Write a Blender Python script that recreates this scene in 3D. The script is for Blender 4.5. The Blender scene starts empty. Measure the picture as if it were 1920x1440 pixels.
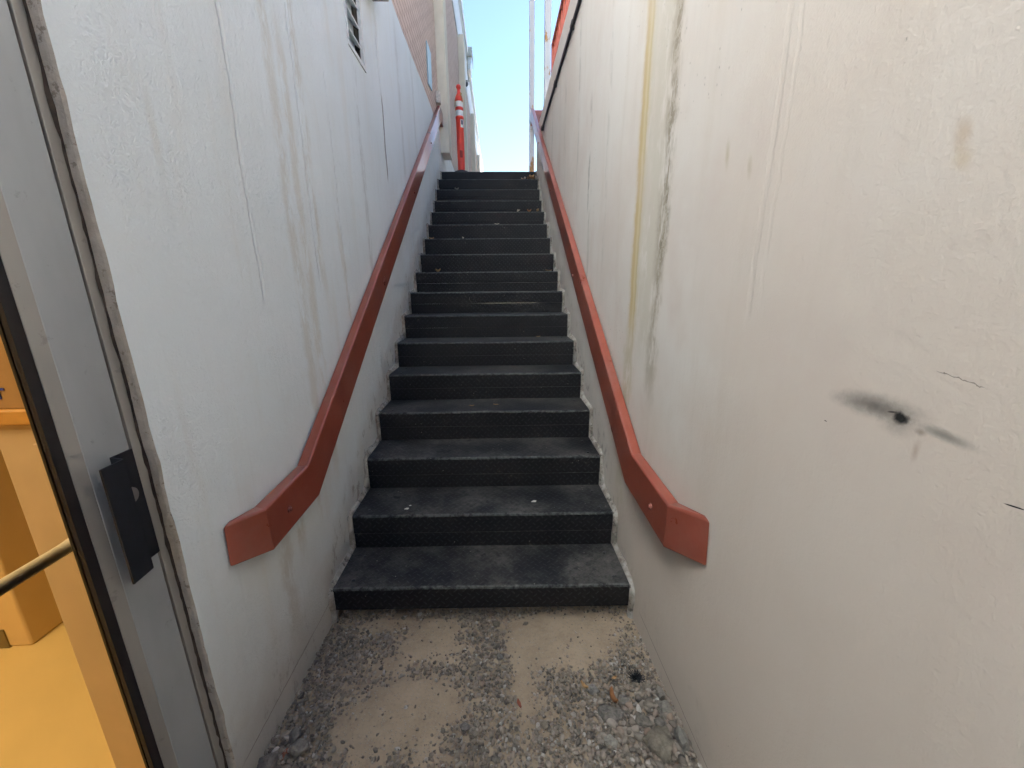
import bpy, math, random
import numpy as np
from mathutils import Vector, Matrix, noise as mnoise
R = math.radians
random.seed(7); rng = np.random.default_rng(7)
scene = bpy.context.scene
C = scene.collection

# ------------------------------------------------------------------ camera
cd = bpy.data.cameras.new('camera'); cam = bpy.data.objects.new('camera', cd); C.objects.link(cam)
rt = Vector((0.999274, -0.036770, -0.009959)); up = Vector((0.018651, 0.244267, 0.969529)); fw = Vector((0.033216, 0.969011, -0.244775))
m = Matrix((rt, up, -fw)).transposed().to_4x4(); m.translation = Vector((0.7532, -1.4496, 1.2841))
cam.matrix_world = m
cd.sensor_width = 36; cd.sensor_fit = 'HORIZONTAL'; cd.lens = 36 * 720 / 1920; cd.clip_start = 0.02; cd.clip_end = 2000
scene.camera = cam

# ------------------------------------------------------------------ sky, sun, exposure
SUN_EL, SUN_ROT = R(22), R(78)
w = bpy.data.worlds.new('World'); scene.world = w; w.use_nodes = True
nt = w.node_tree; sk = nt.nodes.new('ShaderNodeTexSky'); sk.sky_type = 'NISHITA'; sk.sun_disc = False
sk.sun_elevation = SUN_EL; sk.sun_rotation = SUN_ROT; sk.air_density = 1.0; sk.dust_density = 1.3; sk.ozone_density = 2.0
bg = nt.nodes['Background']; bg.inputs['Strength'].default_value = 0.05
nt.links.new(sk.outputs[0], bg.inputs[0])
sd = bpy.data.lights.new('sun', 'SUN'); sd.energy = 5.0; sd.angle = R(0.5); sd.color = (1, .975, .93)
sun = bpy.data.objects.new('sun', sd); C.objects.link(sun)
sdir = Vector((math.sin(SUN_ROT) * math.cos(SUN_EL), math.cos(SUN_ROT) * math.cos(SUN_EL), math.sin(SUN_EL)))
sun.rotation_euler = sdir.to_track_quat('Z', 'Y').to_euler()
vs = scene.view_settings; vs.view_transform = 'Standard'; vs.look = 'None'; vs.gamma = 1; vs.exposure = 3.42
vs.use_white_balance = True; vs.white_balance_temperature = 6250; vs.white_balance_tint = 10
scene.cycles.max_bounces = 7; scene.cycles.diffuse_bounces = 5; scene.cycles.use_adaptive_sampling = True; scene.cycles.adaptive_threshold = 0.03; scene.cycles.caustics_reflective = False; scene.cycles.caustics_refractive = False

# ------------------------------------------------------------------ object helpers
def props(o, label=None, cat=None, group=None, kind=None):
    if label: o['label'] = label
    if cat: o['category'] = cat
    if group: o['group'] = group
    if kind: o['kind'] = kind
    return o
def empty(name, loc, label, cat, group=None, kind=None):
    o = bpy.data.objects.new(name, None); o.location = loc; C.objects.link(o); o.empty_display_size = .1
    return props(o, label, cat, group, kind)
class MB:
    def __init__(s): s.v = []; s.f = []; s.sm = []
    def add(s, vs_, fs, smooth=False):
        b = len(s.v); s.v += [tuple(v) for v in vs_]; s.f += [tuple(b + i for i in f) for f in fs]; s.sm += [smooth] * len(fs); return s
    def box(s, a, b):
        (x0, y0, z0), (x1, y1, z1) = a, b
        v = [(x0,y0,z0),(x1,y0,z0),(x1,y1,z0),(x0,y1,z0),(x0,y0,z1),(x1,y0,z1),(x1,y1,z1),(x0,y1,z1)]
        return s.add(v, [(3,2,1,0),(4,5,6,7),(0,1,5,4),(1,2,6,5),(2,3,7,6),(3,0,4,7)])
    def tube(s, p, q, r0, r1=None, n=16, smooth=True, caps=True):
        r1 = r0 if r1 is None else r1; p = Vector(p); q = Vector(q); d = (q - p).normalized()
        a = d.orthogonal().normalized(); b = d.cross(a); v = []
        for c, r in ((p, r0), (q, r1)):
            for k in range(n):
                t = 2 * math.pi * k / n; v.append(c + a * (r * math.cos(t)) + b * (r * math.sin(t)))
        s.add(v, [(k, (k + 1) % n, n + (k + 1) % n, n + k) for k in range(n)], smooth)
        if caps: s.add(v, [tuple(range(n))[::-1], tuple(range(n, 2 * n))])
        return s
    def lathe(s, c, prof, n=28, smooth=True):
        c = Vector(c); v = []
        for r, z in prof:
            for k in range(n):
                t = 2 * math.pi * k / n; v.append((c.x + r * math.cos(t), c.y + r * math.sin(t), c.z + z))
        f = []
        for j in range(len(prof) - 1):
            for k in range(n): f.append((j*n+k, j*n+(k+1)%n, (j+1)*n+(k+1)%n, (j+1)*n+k))
        s.add(v, f, smooth); s.add(v, [tuple(range(n))[::-1], tuple(range((len(prof)-1)*n, len(prof)*n))])
        return s
    def sphere(s, c, r, n=14, mlat=9, sx=1, sy=1, sz=1):
        pr = [(max(1e-4, math.sin(math.pi*j/mlat)) * r, -math.cos(math.pi*j/mlat) * r) for j in range(mlat + 1)]
        v = []
        for rr, z in pr:
            for k in range(n):
                t = 2*math.pi*k/n; v.append((c[0]+rr*math.cos(t)*sx, c[1]+rr*math.sin(t)*sy, c[2]+z*sz))
        return s.add(v, [(j*n+k, j*n+(k+1)%n, (j+1)*n+(k+1)%n, (j+1)*n+k) for j in range(mlat) for k in range(n)], True)
    def build(s, name, mat, parent=None, bevel=0, seg=2, flat=False, **kw):
        me = bpy.data.meshes.new(name); me.from_pydata(s.v, [], s.f); me.materials.append(mat)
        me.polygons.foreach_set('use_smooth', s.sm)
        me.update()
        o = bpy.data.objects.new(name, me); C.objects.link(o)
        if parent is not None:
            o.parent = parent
            L = parent.matrix_basis.translation if parent.parent is None else Vector()
            me.transform(Matrix.Translation(-Vector(parent.location)) if parent.type == 'EMPTY' else Matrix.Identity(4))
            if parent.type == 'MESH' and parent.parent is not None and parent.parent.type == 'EMPTY':
                me.transform(Matrix.Translation(-Vector(parent.parent.location)))
        if bevel:
            b = o.modifiers.new('bevel', 'BEVEL'); b.width = bevel; b.use_clamp_overlap = bevel != .008; b.segments = seg; b.limit_method = 'ANGLE'; b.angle_limit = R(35)
            if not flat:
                for p in me.polygons: p.use_smooth = True
                wn = o.modifiers.new('wn', 'WEIGHTED_NORMAL'); wn.keep_sharp = True
        return props(o, **kw) if kw else o

# ------------------------------------------------------------------ material helpers
class G:
    """tiny node graph builder"""
    def __init__(s, name):
        s.m = bpy.data.materials.new(name); s.m.use_nodes = True; s.nt = s.m.node_tree; s.n = s.nt.nodes; s.l = s.nt.links
        s.b = s.n['Principled BSDF']; s.P = None
    def new(s, t, **kw):
        o = s.n.new(t)
        for k, v in kw.items(): setattr(o, k, v)
        return o
    def put(s, sock, v):
        if hasattr(v, 'links') or isinstance(v, bpy.types.NodeSocket): s.l.new(v, sock)
        elif v is not None: sock.default_value = v
    def m_(s, op, a, b=None, c=None, clamp=False):
        o = s.new('ShaderNodeMath', operation=op, use_clamp=clamp); s.put(o.inputs[0], a)
        if b is not None: s.put(o.inputs[1], b)
        if c is not None: s.put(o.inputs[2], c)
        return o.outputs[0]
    def add(s, a, b): return s.m_('ADD', a, b)
    def sub(s, a, b): return s.m_('SUBTRACT', a, b)
    def mul(s, a, b): return s.m_('MULTIPLY', a, b)
    def step(s, e0, e1, x):   # smoothstep, works for e0>e1 too
        o = s.new('ShaderNodeMapRange', interpolation_type='SMOOTHSTEP')
        s.put(o.inputs['Value'], x)
        if e0 < e1: s.put(o.inputs['From Min'], e0); s.put(o.inputs['From Max'], e1); o.inputs['To Min'].default_value = 0; o.inputs['To Max'].default_value = 1
        else: s.put(o.inputs['From Min'], e1); s.put(o.inputs['From Max'], e0); o.inputs['To Min'].default_value = 1; o.inputs['To Max'].default_value = 0
        return o.outputs[0]
    def pos(s):
        if not s.P:
            tc = s.new('ShaderNodeTexCoord'); s.P = tc.outputs['Object']; sp = s.new('ShaderNodeSeparateXYZ'); s.l.new(s.P, sp.inputs[0]); s.X, s.Y, s.Z = sp.outputs
        return s.P
    def vec(s, x, y, z):
        o = s.new('ShaderNodeCombineXYZ')
        for i, v in enumerate((x, y, z)): s.put(o.inputs[i], v)
        return o.outputs[0]
    def scl(s, sx, sy, sz, off=(0, 0, 0)):
        s.pos(); o = s.new('ShaderNodeMapping'); s.l.new(s.P, o.inputs['Vector']); o.inputs['Scale'].default_value = (sx, sy, sz); o.inputs['Location'].default_value = off
        return o.outputs[0]
    def noise(s, sc, det=4, ro=.55, v=None, dist=0):
        o = s.new('ShaderNodeTexNoise'); s.l.new(v if v is not None else s.pos(), o.inputs['Vector'])
        o.inputs['Scale'].default_value = sc; o.inputs['Detail'].default_value = det; o.inputs['Roughness'].default_value = ro; o.inputs['Distortion'].default_value = dist
        return o.outputs[0]
    def vor(s, sc, v=None, feat='F1', rnd=1):
        o = s.new('ShaderNodeTexVoronoi', feature=feat); s.l.new(v if v is not None else s.pos(), o.inputs['Vector'])
        o.inputs['Scale'].default_value = sc; o.inputs['Randomness'].default_value = rnd
        return o
    def mix(s, f, a, b, mode='MIX'):
        o = s.new('ShaderNodeMix', data_type='RGBA', blend_type=mode); s.put(o.inputs[0], f)
        for i, v in ((6, a), (7, b)):
            if isinstance(v, tuple) and len(v) == 3: v = v + (1,)
            s.put(o.inputs[i], v)
        return o.outputs[2]
    def ramp(s, f, pts):
        o = s.new('ShaderNodeValToRGB'); s.l.new(f, o.inputs[0]); e = o.color_ramp.elements
        while len(e) < len(pts): e.new(.5)
        for i, (p, c) in enumerate(pts): e[i].position = p; e[i].color = tuple(c) + (1,)
        return o.outputs[0]
    def bump(s, h, strength=.5, dist=.01):
        prev = s.b.inputs['Normal'].links[0].from_socket if s.b.inputs['Normal'].links else None
        o = s.new('ShaderNodeBump'); o.inputs['Strength'].default_value = strength; o.inputs['Distance'].default_value = dist; s.l.new(h, o.inputs['Height'])
        if prev: s.l.new(prev, o.inputs['Normal'])
        s.l.new(o.outputs[0], s.b.inputs['Normal']); return s
    def out(s, col=None, rough=None, metal=None, spec=None, coat=None):
        if col is not None: s.put(s.b.inputs['Base Color'], col + (1,) if isinstance(col, tuple) and len(col) == 3 else col)
        if rough is not None: s.put(s.b.inputs['Roughness'], rough)
        if metal is not None: s.put(s.b.inputs['Metallic'], metal)
        if spec is not None: s.put(s.b.inputs['Specular IOR Level'], spec)
        if coat is not None: s.put(s.b.inputs['Coat Weight'], coat); s.b.inputs['Coat Roughness'].default_value = .12
        return s.m
def simple(name, col, rough=.5, metal=0, var=.12, sc=20, bump=.0, spec=.5):
    g = G(name); n = g.noise(sc, 5, .6)
    c = g.mix(g.step(.3, .75, n), tuple(x * (1 - var) for x in col), tuple(min(1, x * (1 + var)) for x in col))
    if bump: g.bump(g.noise(sc * 6, 4), bump, .003)
    r = g.add(g.mul(n, .2), rough - .1)
    return g.out(c, r, metal, spec)

# ------------------------------------------------------------------ painted plaster wall
SLOPE = .178 / .282
def wall_mat(name, base, tint, warm, marks, extra=None, cracks=(), rip=.3, bst=.55, bdist=.006):
    g = G(name); g.pos(); Y, Z = g.Y, g.Z
    big = g.noise(1.3, 5, .6); mid = g.noise(6, 6, .65); streaky = g.noise(9, 5, .6, g.scl(1, 1, .12)); fine = g.noise(80, 4, .6)
    streak2 = g.noise(30, 4, .6, g.scl(1, 1, .06))
    col = g.mix(g.step(.35, .7, big), base, tint)
    col = g.mix(g.mul(g.step(.5, .75, streaky), .35), col, warm)
    col = g.mix(g.mul(g.step(.52, .8, mid), .22), col, warm)
    col = g.mix(g.mul(g.step(.56, .78, streak2), .16), col, tuple(x * .72 for x in base))
    # speckles and pits
    v1 = g.vor(34); pit = g.mul(g.step(.16, .07, v1.outputs['Distance']), g.step(.72, .8, g.noise(11, 2)))
    sp = g.new('ShaderNodeSeparateXYZ'); g.l.new(v1.outputs['Color'], sp.inputs[0])
    pit = g.mul(g.step(.14, .06, v1.outputs['Distance']), g.step(.86, .9, sp.outputs[0]))
    v2 = g.vor(95, g.scl(1, 1, .45)); sp2 = g.new('ShaderNodeSeparateXYZ'); g.l.new(v2.outputs['Color'], sp2.inputs[0])
    nick = g.mul(g.step(.2, .1, v2.outputs['Distance']), g.step(.955, .97, sp2.outputs[0]))
    col = g.mix(g.mul(pit, .6), col, (.13, .11, .09)); col = g.mix(g.mul(nick, .65), col, (.1, .09, .08))
    # streaks
    brk = g.noise(14, 4, .7, g.scl(1, 1, .35)); brk2 = g.noise(55, 4, .7, g.scl(1, 1, .6))
    wob = g.sub(g.noise(3.2, 4, .6, g.vec(0, 3.3, Z)), .5)
    wob2 = g.sub(g.noise(22, 4, .7), .5)
    for (y0, z0, z1, wd, c, st, wb, br) in marks:
        yy = g.add(Y, g.add(g.mul(wob, wb), g.mul(wob2, wd * .9)))
        d = g.m_('ABSOLUTE', g.sub(yy, y0)); mk = g.step(wd, wd * .15, d)
        mk = g.mul(mk, g.mul(g.step(z0, z0 + .25, Z), g.step(z1 + .1, z1 - .15, Z)))
        if br == -1: mk = g.mul(mk, g.mul(g.step(.44, .62, brk), g.step(.46, .56, brk2)))
        elif br: mk = g.mul(mk, g.step(br, br + .16, brk))
        col = g.mix(g.mul(mk, st), col, c)
    # grime beside the stair profile
    s = g.sub(Z, g.mul(Y, SLOPE)); n3 = g.noise(17, 6, .72, g.scl(1, 1, .6)); n4 = g.noise(5, 4, .6)
    sd_ = g.add(s, g.mul(g.sub(n4, .5), .22))
    onst = g.step(-.06, .02, Y)
    near = g.mul(g.mul(g.step(.20, .03, sd_), g.step(-.45, -.3, sd_)), onst)
    col = g.mix(g.mul(near, .45), col, (.45, .42, .37))
    col = g.mix(g.mul(g.mul(near, g.step(.54, .64, n3)), .55), col, (.17, .15, .125))
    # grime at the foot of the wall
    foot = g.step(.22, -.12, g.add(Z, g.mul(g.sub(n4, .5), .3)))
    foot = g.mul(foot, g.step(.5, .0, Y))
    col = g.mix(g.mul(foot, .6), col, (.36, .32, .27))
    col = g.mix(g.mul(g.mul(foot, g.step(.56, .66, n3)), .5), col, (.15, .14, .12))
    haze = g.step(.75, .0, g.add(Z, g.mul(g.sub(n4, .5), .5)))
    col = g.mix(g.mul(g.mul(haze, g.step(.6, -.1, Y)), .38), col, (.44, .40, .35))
    if extra: col = extra(g, col)
    h = g.add(g.mul(g.noise(190, 2, .6), .22), g.add(g.mul(g.noise(42, 5, .62), .42), g.mul(g.noise(22, 4, .6, g.scl(1, 1, .13)), .5)))
    ripple = g.mul(g.noise(70, 2, .5, g.scl(1, 1, 1.0), 1.5), g.step(.5, .62, g.noise(2.2, 3)))
    h = g.add(h, g.mul(ripple, rip))
    h = g.sub(h, g.mul(g.add(pit, nick), .8))
    for (a, yz, wd, za, zb, dep) in cracks:     # a='v' vertical groove at y, 'h' horizontal at z (slope 0)
        if a == 'v':
            d = g.m_('ABSOLUTE', g.sub(g.add(Y, g.add(g.mul(wob, .06), g.mul(wob2, .012))), yz)); lim = g.mul(g.step(za, za + .1, Z), g.step(zb + .1, zb, Z))
        else:
            d = g.m_('ABSOLUTE', g.sub(g.add(Z, g.mul(wob2, .01)), yz)); lim = g.mul(g.step(za, za + .05, Y), g.step(zb + .05, zb, Y))
        k = g.mul(g.step(wd, wd * .3, d), lim)
        h = g.sub(h, g.mul(k, dep))
        if a == 'h' or dep > 1.2: col = g.mix(g.mul(k, .7), col, (.12, .09, .07))
    g.bump(h, bst, bdist)
    return g.out(col, .78, 0, .3)

YEL = (.42, .34, .14); OCH = (.47, .40, .25); MOLD = (.07, .06, .045); TAN = (.45, .38, .26)
def right_extra(g, col):
    Y, Z = g.Y, g.Z
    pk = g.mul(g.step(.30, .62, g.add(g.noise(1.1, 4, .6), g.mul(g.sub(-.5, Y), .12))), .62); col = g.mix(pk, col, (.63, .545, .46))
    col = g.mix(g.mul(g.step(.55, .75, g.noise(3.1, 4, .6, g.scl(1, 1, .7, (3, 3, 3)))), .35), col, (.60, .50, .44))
    shn = g.sub(g.noise(60, 4, .7), .5)
    def blob(y0, z0, ry, rz, rot, c, st, soft=0.0, nb=.5, nsc=60):
        nonlocal col
        ca, sa = math.cos(rot), math.sin(rot); dy = g.sub(Y, y0); dz = g.sub(Z, z0)
        u = g.m_('DIVIDE', g.add(g.mul(dy, ca), g.mul(dz, sa)), ry); v = g.m_('DIVIDE', g.sub(g.mul(dz, ca), g.mul(dy, sa)), rz)
        d = g.m_('SQRT', g.add(g.mul(u, u), g.mul(v, v))); d = g.add(d, g.mul(shn, nb))
        col = g.mix(g.mul(g.step(1.0, soft, d), st), col, c)
    blob(-.900, 1.100, .095, .026, R(-4), (.14, .13, .115), .85, 0, .5)      # soot smear
    blob(-.94, 1.088, .038, .030, 0, (.14, .12, .10), .45, 0, .7)
    blob(-.942, 1.094, .016, .012, 0, (.012, .012, .012), 1, .3, .9, 160)
    blob(-.929, 1.099, .010, .0022, R(-14), (.03, .026, .022), .9, .2, .1)
    blob(-1.0, 1.090, .050, .011, R(6), (.19, .18, .155), .8, 0, .4)
    blob(-.972, 1.084, .011, .007, 0, (.2, .15, .11), .6, 0, .6)
    blob(-.972, 1.055, .007, .022, 0, (.36, .25, .18), .5, 0, .6)
    blob(-.932, 1.465, .014, .030, R(-18), (.50, .38, .26), .6, 0, .8, 40); blob(-.938, 1.435, .016, .026, R(-25), (.52, .41, .27), .55, 0, .8, 40)
    blob(-.40, 1.60, .013, .05, R(-8), (.42, .36, .2), .5, 0, .5, 40)
    blob(-.50, 1.545, .013, .04, R(-10), (.42, .36, .22), .4, 0, .5, 40)
    blob(-1.083, 1.037, .011, .0012, R(-8), (.02, .018, .018), 1, .6, 0)
    blob(-.822, 1.047, .0035, .001, R(4), (.03, .02, .02), 1, .6, 0)
    # hairline crack
    yy = g.mul(g.sub(Y, -.973), 1); ln = g.m_('ABSOLUTE', g.sub(Z, g.add(g.add(1.171, g.mul(yy, .18)), g.mul(g.sub(g.noise(45, 4, .7), .5), .012))))
    k = g.mul(g.step(.0009, .0003, ln), g.mul(g.step(-1.03, -1.02, Y), g.step(-.97, -.975, Y)))
    col = g.mix(g.mul(k, .7), col, (.12, .1, .08))
    return col
def left_extra(g, col):
    return col
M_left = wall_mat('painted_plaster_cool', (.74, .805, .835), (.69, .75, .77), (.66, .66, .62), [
    (.13, .45, 2.6, .05, TAN, .30, .10, .36), (.22, .35, 2.2, .045, (.50, .43, .30), .32, .10, .36), (.34, 1.2, 2.8, .05, (.46, .42, .34), .4, .1, .42),
    (-.43, 1.50, 1.66, .018, OCH, .5, .1, None), (.60, .9, 1.8, .05, (.5, .46, .37), .3, .1, .45),
    (-.14, .2, .62, .045, (.36, .29, .2), .45, .05, .42), (.02, .25, .62, .03, (.40, .34, .25), .4, .05, .4), (-.25, -.1, .5, .06, (.36, .30, .23), .4, .1, .4),
    (1.05, 1.2, 2.6, .05, (.38, .40, .40), .4, .05, .4), (2.2, 2.0, 3.3, .07, (.42, .44, .43), .35, .05, .4), (2.8, 2.2, 3.4, .07, (.42, .44, .43), .35, .05, .4)],
    left_extra, [('v', -.12, .012, 1.2, 2.3, .6), ('v', .31, .010, 1.25, 2.4, .4), ('v', .62, .008, .8, 2.2, .4), ('v', 1.6, .016, 2.5, 3.2, 1.1), ('v', 1.6, .018, 2.0, 2.5, 1.5), ('h', -.062, .0022, -.62, .0, 1.5), ('v', 1.95, .008, 2.1, 3.0, .5)], .40, .75, .011)
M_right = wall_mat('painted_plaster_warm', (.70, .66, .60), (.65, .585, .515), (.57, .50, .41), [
    (.225, .95, 3.6, .070, (.60, .50, .28), .9, .05, None), (.245, 1.0, 3.6, .028, (.50, .35, .15), .55, .05, None), (.20, .9, 3.6, .016, (.48, .36, .16), .5, .05, .3), (.245, -.2, 1.1, .09, (.48, .43, .26), .6, .1, .38), (.17, 1.0, 3.6, .05, (.5, .47, .35), .4, .05, .4),
    (.07, .9, 3.6, .12, (.52, .48, .37), .55, .05, .30), (-.03, 1.25, 3.6, .06, (.13, .105, .075), .8, .09, -1), (-.02, .75, 3.6, .075, (.38, .33, .24), .75, .09, .40), (-.03, 1.0, 3.6, .03, (.20, .16, .11), .6, .09, -1),
    (1.16, 1.55, 2.35, .04, (.16, .15, .10), .6, .05, .42), (1.12, .9, 1.9, .05, (.36, .34, .26), .4, .05, .4), (1.55, 1.7, 3.0, .05, (.33, .31, .26), .4, .03, .45),
    (2.1, 2.0, 3.1, .05, (.33, .31, .26), .45, .03, .42), (.75, 1.3, 2.9, .04, (.42, .40, .34), .35, .05, .42), (2.9, 2.3, 3.2, .06, (.36, .34, .28), .4, .03, .42)],
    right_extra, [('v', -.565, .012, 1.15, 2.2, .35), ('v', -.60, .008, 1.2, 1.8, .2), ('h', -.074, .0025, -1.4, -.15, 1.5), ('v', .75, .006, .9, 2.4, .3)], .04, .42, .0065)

def fbm(x, y, s=1.0): return mnoise.fractal(Vector((x * s, y * s, 3.7)), 1.0, 2.0, 4)
def wall_grid(name, X, y0, y1, z0, z1, step, mat, face, holes=(), amp=.003, jitter=None, parent=None):
    ys = np.linspace(y0, y1, max(2, int(round((y1-y0)/step))+1)); zs = np.linspace(z0, z1, max(2, int(round((z1-z0)/step))+1))
    for h in holes:
        for e in h[:2]: ys[np.abs(ys-e).argmin()] = e
        for e in h[2:]: zs[np.abs(zs-e).argmin()] = e
    mb = MB(); V = []
    for j, z in enumerate(zs):
        for i, y in enumerate(ys):
            yy = y
            if jitter and i == 0: yy += jitter * fbm(z * 9, 0) + jitter * .6 * fbm(z * 31, 5)
            edge = min(1, (y - y0) / .1, (y1 - y) / .1)
            V.append((X + amp * fbm(y * 1.6, z * 1.2) * max(0, edge) , yy, z))
    n = len(ys); F = []
    for j in range(len(zs)-1):
        for i in range(n-1):
            cy, cz = (ys[i]+ys[i+1])/2, (zs[j]+zs[j+1])/2
            if any(h[0] < cy < h[1] and h[2] < cz < h[3] for h in holes): continue
            q = (j*n+i, j*n+i+1, (j+1)*n+i+1, (j+1)*n+i)
            F.append(q if face > 0 else q[::-1])
    mb.add(V, F, True)
    return mb

# ---- left stairwell wall
VENT = (1.0, 1.262, 2.56, 2.94)
mb = wall_grid('w', -.015, -.627, 4.565, -.35, 3.42, .03, M_left, 1, [VENT], .004, .004)
# jamb return of the doorway, ragged plaster edge
zs = np.linspace(-.35, 2.1, 90); V = []
for z in zs:
    jt = .004 * fbm(z * 9, 0) + .0024 * fbm(z * 31, 5)
    V += [(-.015, -.627 + jt, z), (-.0215, -.6285 + jt * .8, z), (-.041 + .003 * fbm(z * 14, 9), -.626 + .003 * fbm(z * 20, 2), z), (-.5, -.60, z)]
jr = MB(); jr.add(V, [(4*i+k+1, 4*i+k, 4*i+4+k, 4*i+5+k) for i in range(len(zs)-1) for k in range(2)], False)
mb.box((-.30, -.59, -.35), (-.06, 4.56, 3.40))    # wall core
wl = mb.build('stairwell_wall', M_left, label='white painted plaster wall on the left of the stairs, cool toned, beside the aluminium door', cat='wall')
def tanp():
    g = G('bare_tan_plaster'); n = g.noise(14, 6, .7); c = g.mix(g.step(.35, .7, n), (.40, .36, .30), (.56, .52, .46)); c = g.mix(g.mul(g.step(.58, .64, g.noise(45, 5, .7)), .6), c, (.14, .11, .08)); g.bump(g.noise(70, 5, .7), .7, .005); return g.out(c, .9)
jr.build('jamb_return', tanp(), wl)
# wall over and past the door
mb = MB(); mb.box((-.30, -1.66, 2.1), (-.016, -.628, 3.42)); mb.box((-.30, -5.5, -.35), (-.016, -1.66, 3.42))
mb.build('door_wall', M_left, label='white plaster wall above and behind the glass door', cat='wall')

# vent cut-out : recess + frame + louvres
M_ventdark = simple('vent_shaft', (.10, .09, .075), .8, sc=8, var=.5)
M_whitemetal = simple('white_vent_paint', (.66, .69, .69), .5, var=.12, sc=25)
vt = empty('wall_vent', (-.015, 1.13, 2.75), 'louvred vent with white frame set high in the left wall', 'vent')
mb = MB(); a, b, c, d = VENT; 
mb.add([(-.016,a,c),(-.016,b,c),(-.016,b,d),(-.016,a,d),(-.16,a,c),(-.16,b,c),(-.16,b,d),(-.16,a,d)], [(0,4,5,1),(1,5,6,2),(2,6,7,3),(3,7,4,0),(4,7,6,5)])
mb.build('vent_shaft', M_ventdark, vt)
mb = MB(); t = .022
mb.box((-.030, a - .004, c - .018), (-.009, b + .02, c + .006)); mb.box((-.030, a - .004, d), (-.009, b + .02, d + .02)); mb.box((-.030, a - .006, c + .006), (-.009, a + .012, d)); mb.box((-.030, b - .006, c + .006), (-.009, b + .02, d))
mb.build('vent_frame', M_whitemetal, vt, bevel=.002)
for zz in (2.655, 2.75, 2.845):
    mb = MB(); mb.add([(-.022, a + .012, zz-.006), (-.022, b - .006, zz-.006), (-.022, b - .006, zz+.004), (-.022, a + .012, zz+.004), (-.075, a+.012, zz+.030), (-.075, b-.006, zz+.030), (-.075, b-.006, zz+.036), (-.075, a+.012, zz+.036)],
        [(0,1,2,3),(4,7,6,5),(0,4,5,1),(3,2,6,7),(0,3,7,4),(1,5,6,2)])
    mb.build('louvre', M_whitemetal, vt)

# ---- right stairwell wall
mb = wall_grid('w', 1.335, -5.5, 4.50, -.35, 3.35, .035, M_right, -1, [], .004)
mb.add([(1.335,4.50,-.35),(1.62,4.50,-.35),(1.62,4.50,3.35),(1.335,4.50,3.35),(1.335,-5.5,3.35),(1.62,-5.5,3.35),(1.62,-5.5,-.35)], [(0,3,2,1),(3,4,5,2),(1,2,5,6)])
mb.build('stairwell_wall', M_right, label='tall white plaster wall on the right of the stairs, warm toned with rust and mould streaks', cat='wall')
# back wall of the pit behind the camera
mb = MB(); mb.box((-.3, -5.75, -.35), (1.62, -5.5, 2.84))
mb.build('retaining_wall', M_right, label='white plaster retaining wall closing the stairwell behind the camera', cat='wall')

# ------------------------------------------------------------------ ground outside, upper level
def upper():
    g = G('asphalt_forecourt'); g.pos()
    c = g.mix(g.noise(.4, 4), (.34, .34, .33), (.42, .42, .40)); c = g.mix(g.mul(g.noise(60, 3), .3), c, (.2, .19, .18)); g.bump(g.noise(90, 3), .3, .004)
    return g.out(c, .9)
mb = MB(); z = 2.852; B = 400
xs = [-B, -.31, 1.61, B]; ysg = [-B, -5.52, 4.52, B]
V = [(x, y, z) for y in ysg for x in xs]
mb.add(V, [(j*4+i, j*4+i+1, (j+1)*4+i+1, (j+1)*4+i) for j in range(3) for i in range(3) if not (i == 1 and j == 1)])
mb.build('ground', upper(), kind='structure')

# ------------------------------------------------------------------ stairs
def plate_mat():
    g = G('black_diamond_plate'); g.pos(); X, V = g.X, g.add(g.Y, g.Z); s = 36.0
    u = g.mul(g.add(X, V), s * .7071); v = g.mul(g.sub(X, V), s * .7071)
    fu, fv = g.m_('FLOOR', u), g.m_('FLOOR', v); par = g.m_('MODULO', g.m_('ABSOLUTE', g.add(fu, fv)), 2.0)
    cu, cv = g.sub(g.sub(u, fu), .5), g.sub(g.sub(v, fv), .5)
    a = g.add(g.mul(cu, par), g.mul(cv, g.sub(1, par))); b = g.add(g.mul(cv, par), g.mul(cu, g.sub(1, par)))
    d = g.m_('SQRT', g.add(g.mul(g.mul(a, a), 6.5), g.mul(g.mul(b, b), 75)))
    lug = g.step(1.15, .55, d)
    geo = g.new('ShaderNodeNewGeometry'); sp = g.new('ShaderNodeSeparateXYZ'); g.l.new(geo.outputs['Normal'], sp.inputs[0])
    top = g.step(.5, .9, sp.outputs[2])
    n1 = g.noise(4, 6, .65); n2 = g.noise(38, 5, .7); n3 = g.noise(150, 3)
    col = g.mix(lug, (.0075, .0078, .009), (.018, .019, .022))
    dust = g.mul(g.mul(g.step(.36, .66, n1), g.step(.25, .6, n2)), g.add(g.mul(top, .9), .1))
    col = g.mix(g.mul(dust, .62), col, (.125, .118, .106))
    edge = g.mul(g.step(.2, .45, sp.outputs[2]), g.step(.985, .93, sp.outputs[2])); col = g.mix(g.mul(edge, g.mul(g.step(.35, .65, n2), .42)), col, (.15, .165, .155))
    col = g.mix(g.mul(g.mul(g.step(.58, .72, n2), g.step(.5, .65, n1)), .35), col, (.22, .19, .15))
    vv = g.vor(60); spc = g.new('ShaderNodeSeparateXYZ'); g.l.new(vv.outputs['Color'], spc.inputs[0])
    speck = g.mul(g.step(.2, .1, vv.outputs['Distance']), g.step(.965, .975, spc.outputs[0]))
    col = g.mix(g.mul(speck, .6), col, (.4, .37, .32))
    wet = g.mul(g.step(.66, .7, g.noise(7, 5, .6, g.scl(1, 1, 1, (4, 2, 9)))), top); col = g.mix(g.mul(wet, .8), col, (.006, .006, .008))
    g.bump(g.add(g.mul(lug, .8), g.mul(n3, .12)), 1.0, .004)
    g.bump(g.noise(5, 3), .3, .01)
    return g.out(col, g.add(.5, g.add(g.mul(n2, .2), g.mul(dust, .15))), 0, .32)
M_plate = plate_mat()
M_bolt = simple('black_bolt', (.02, .02, .022), .4)
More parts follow.
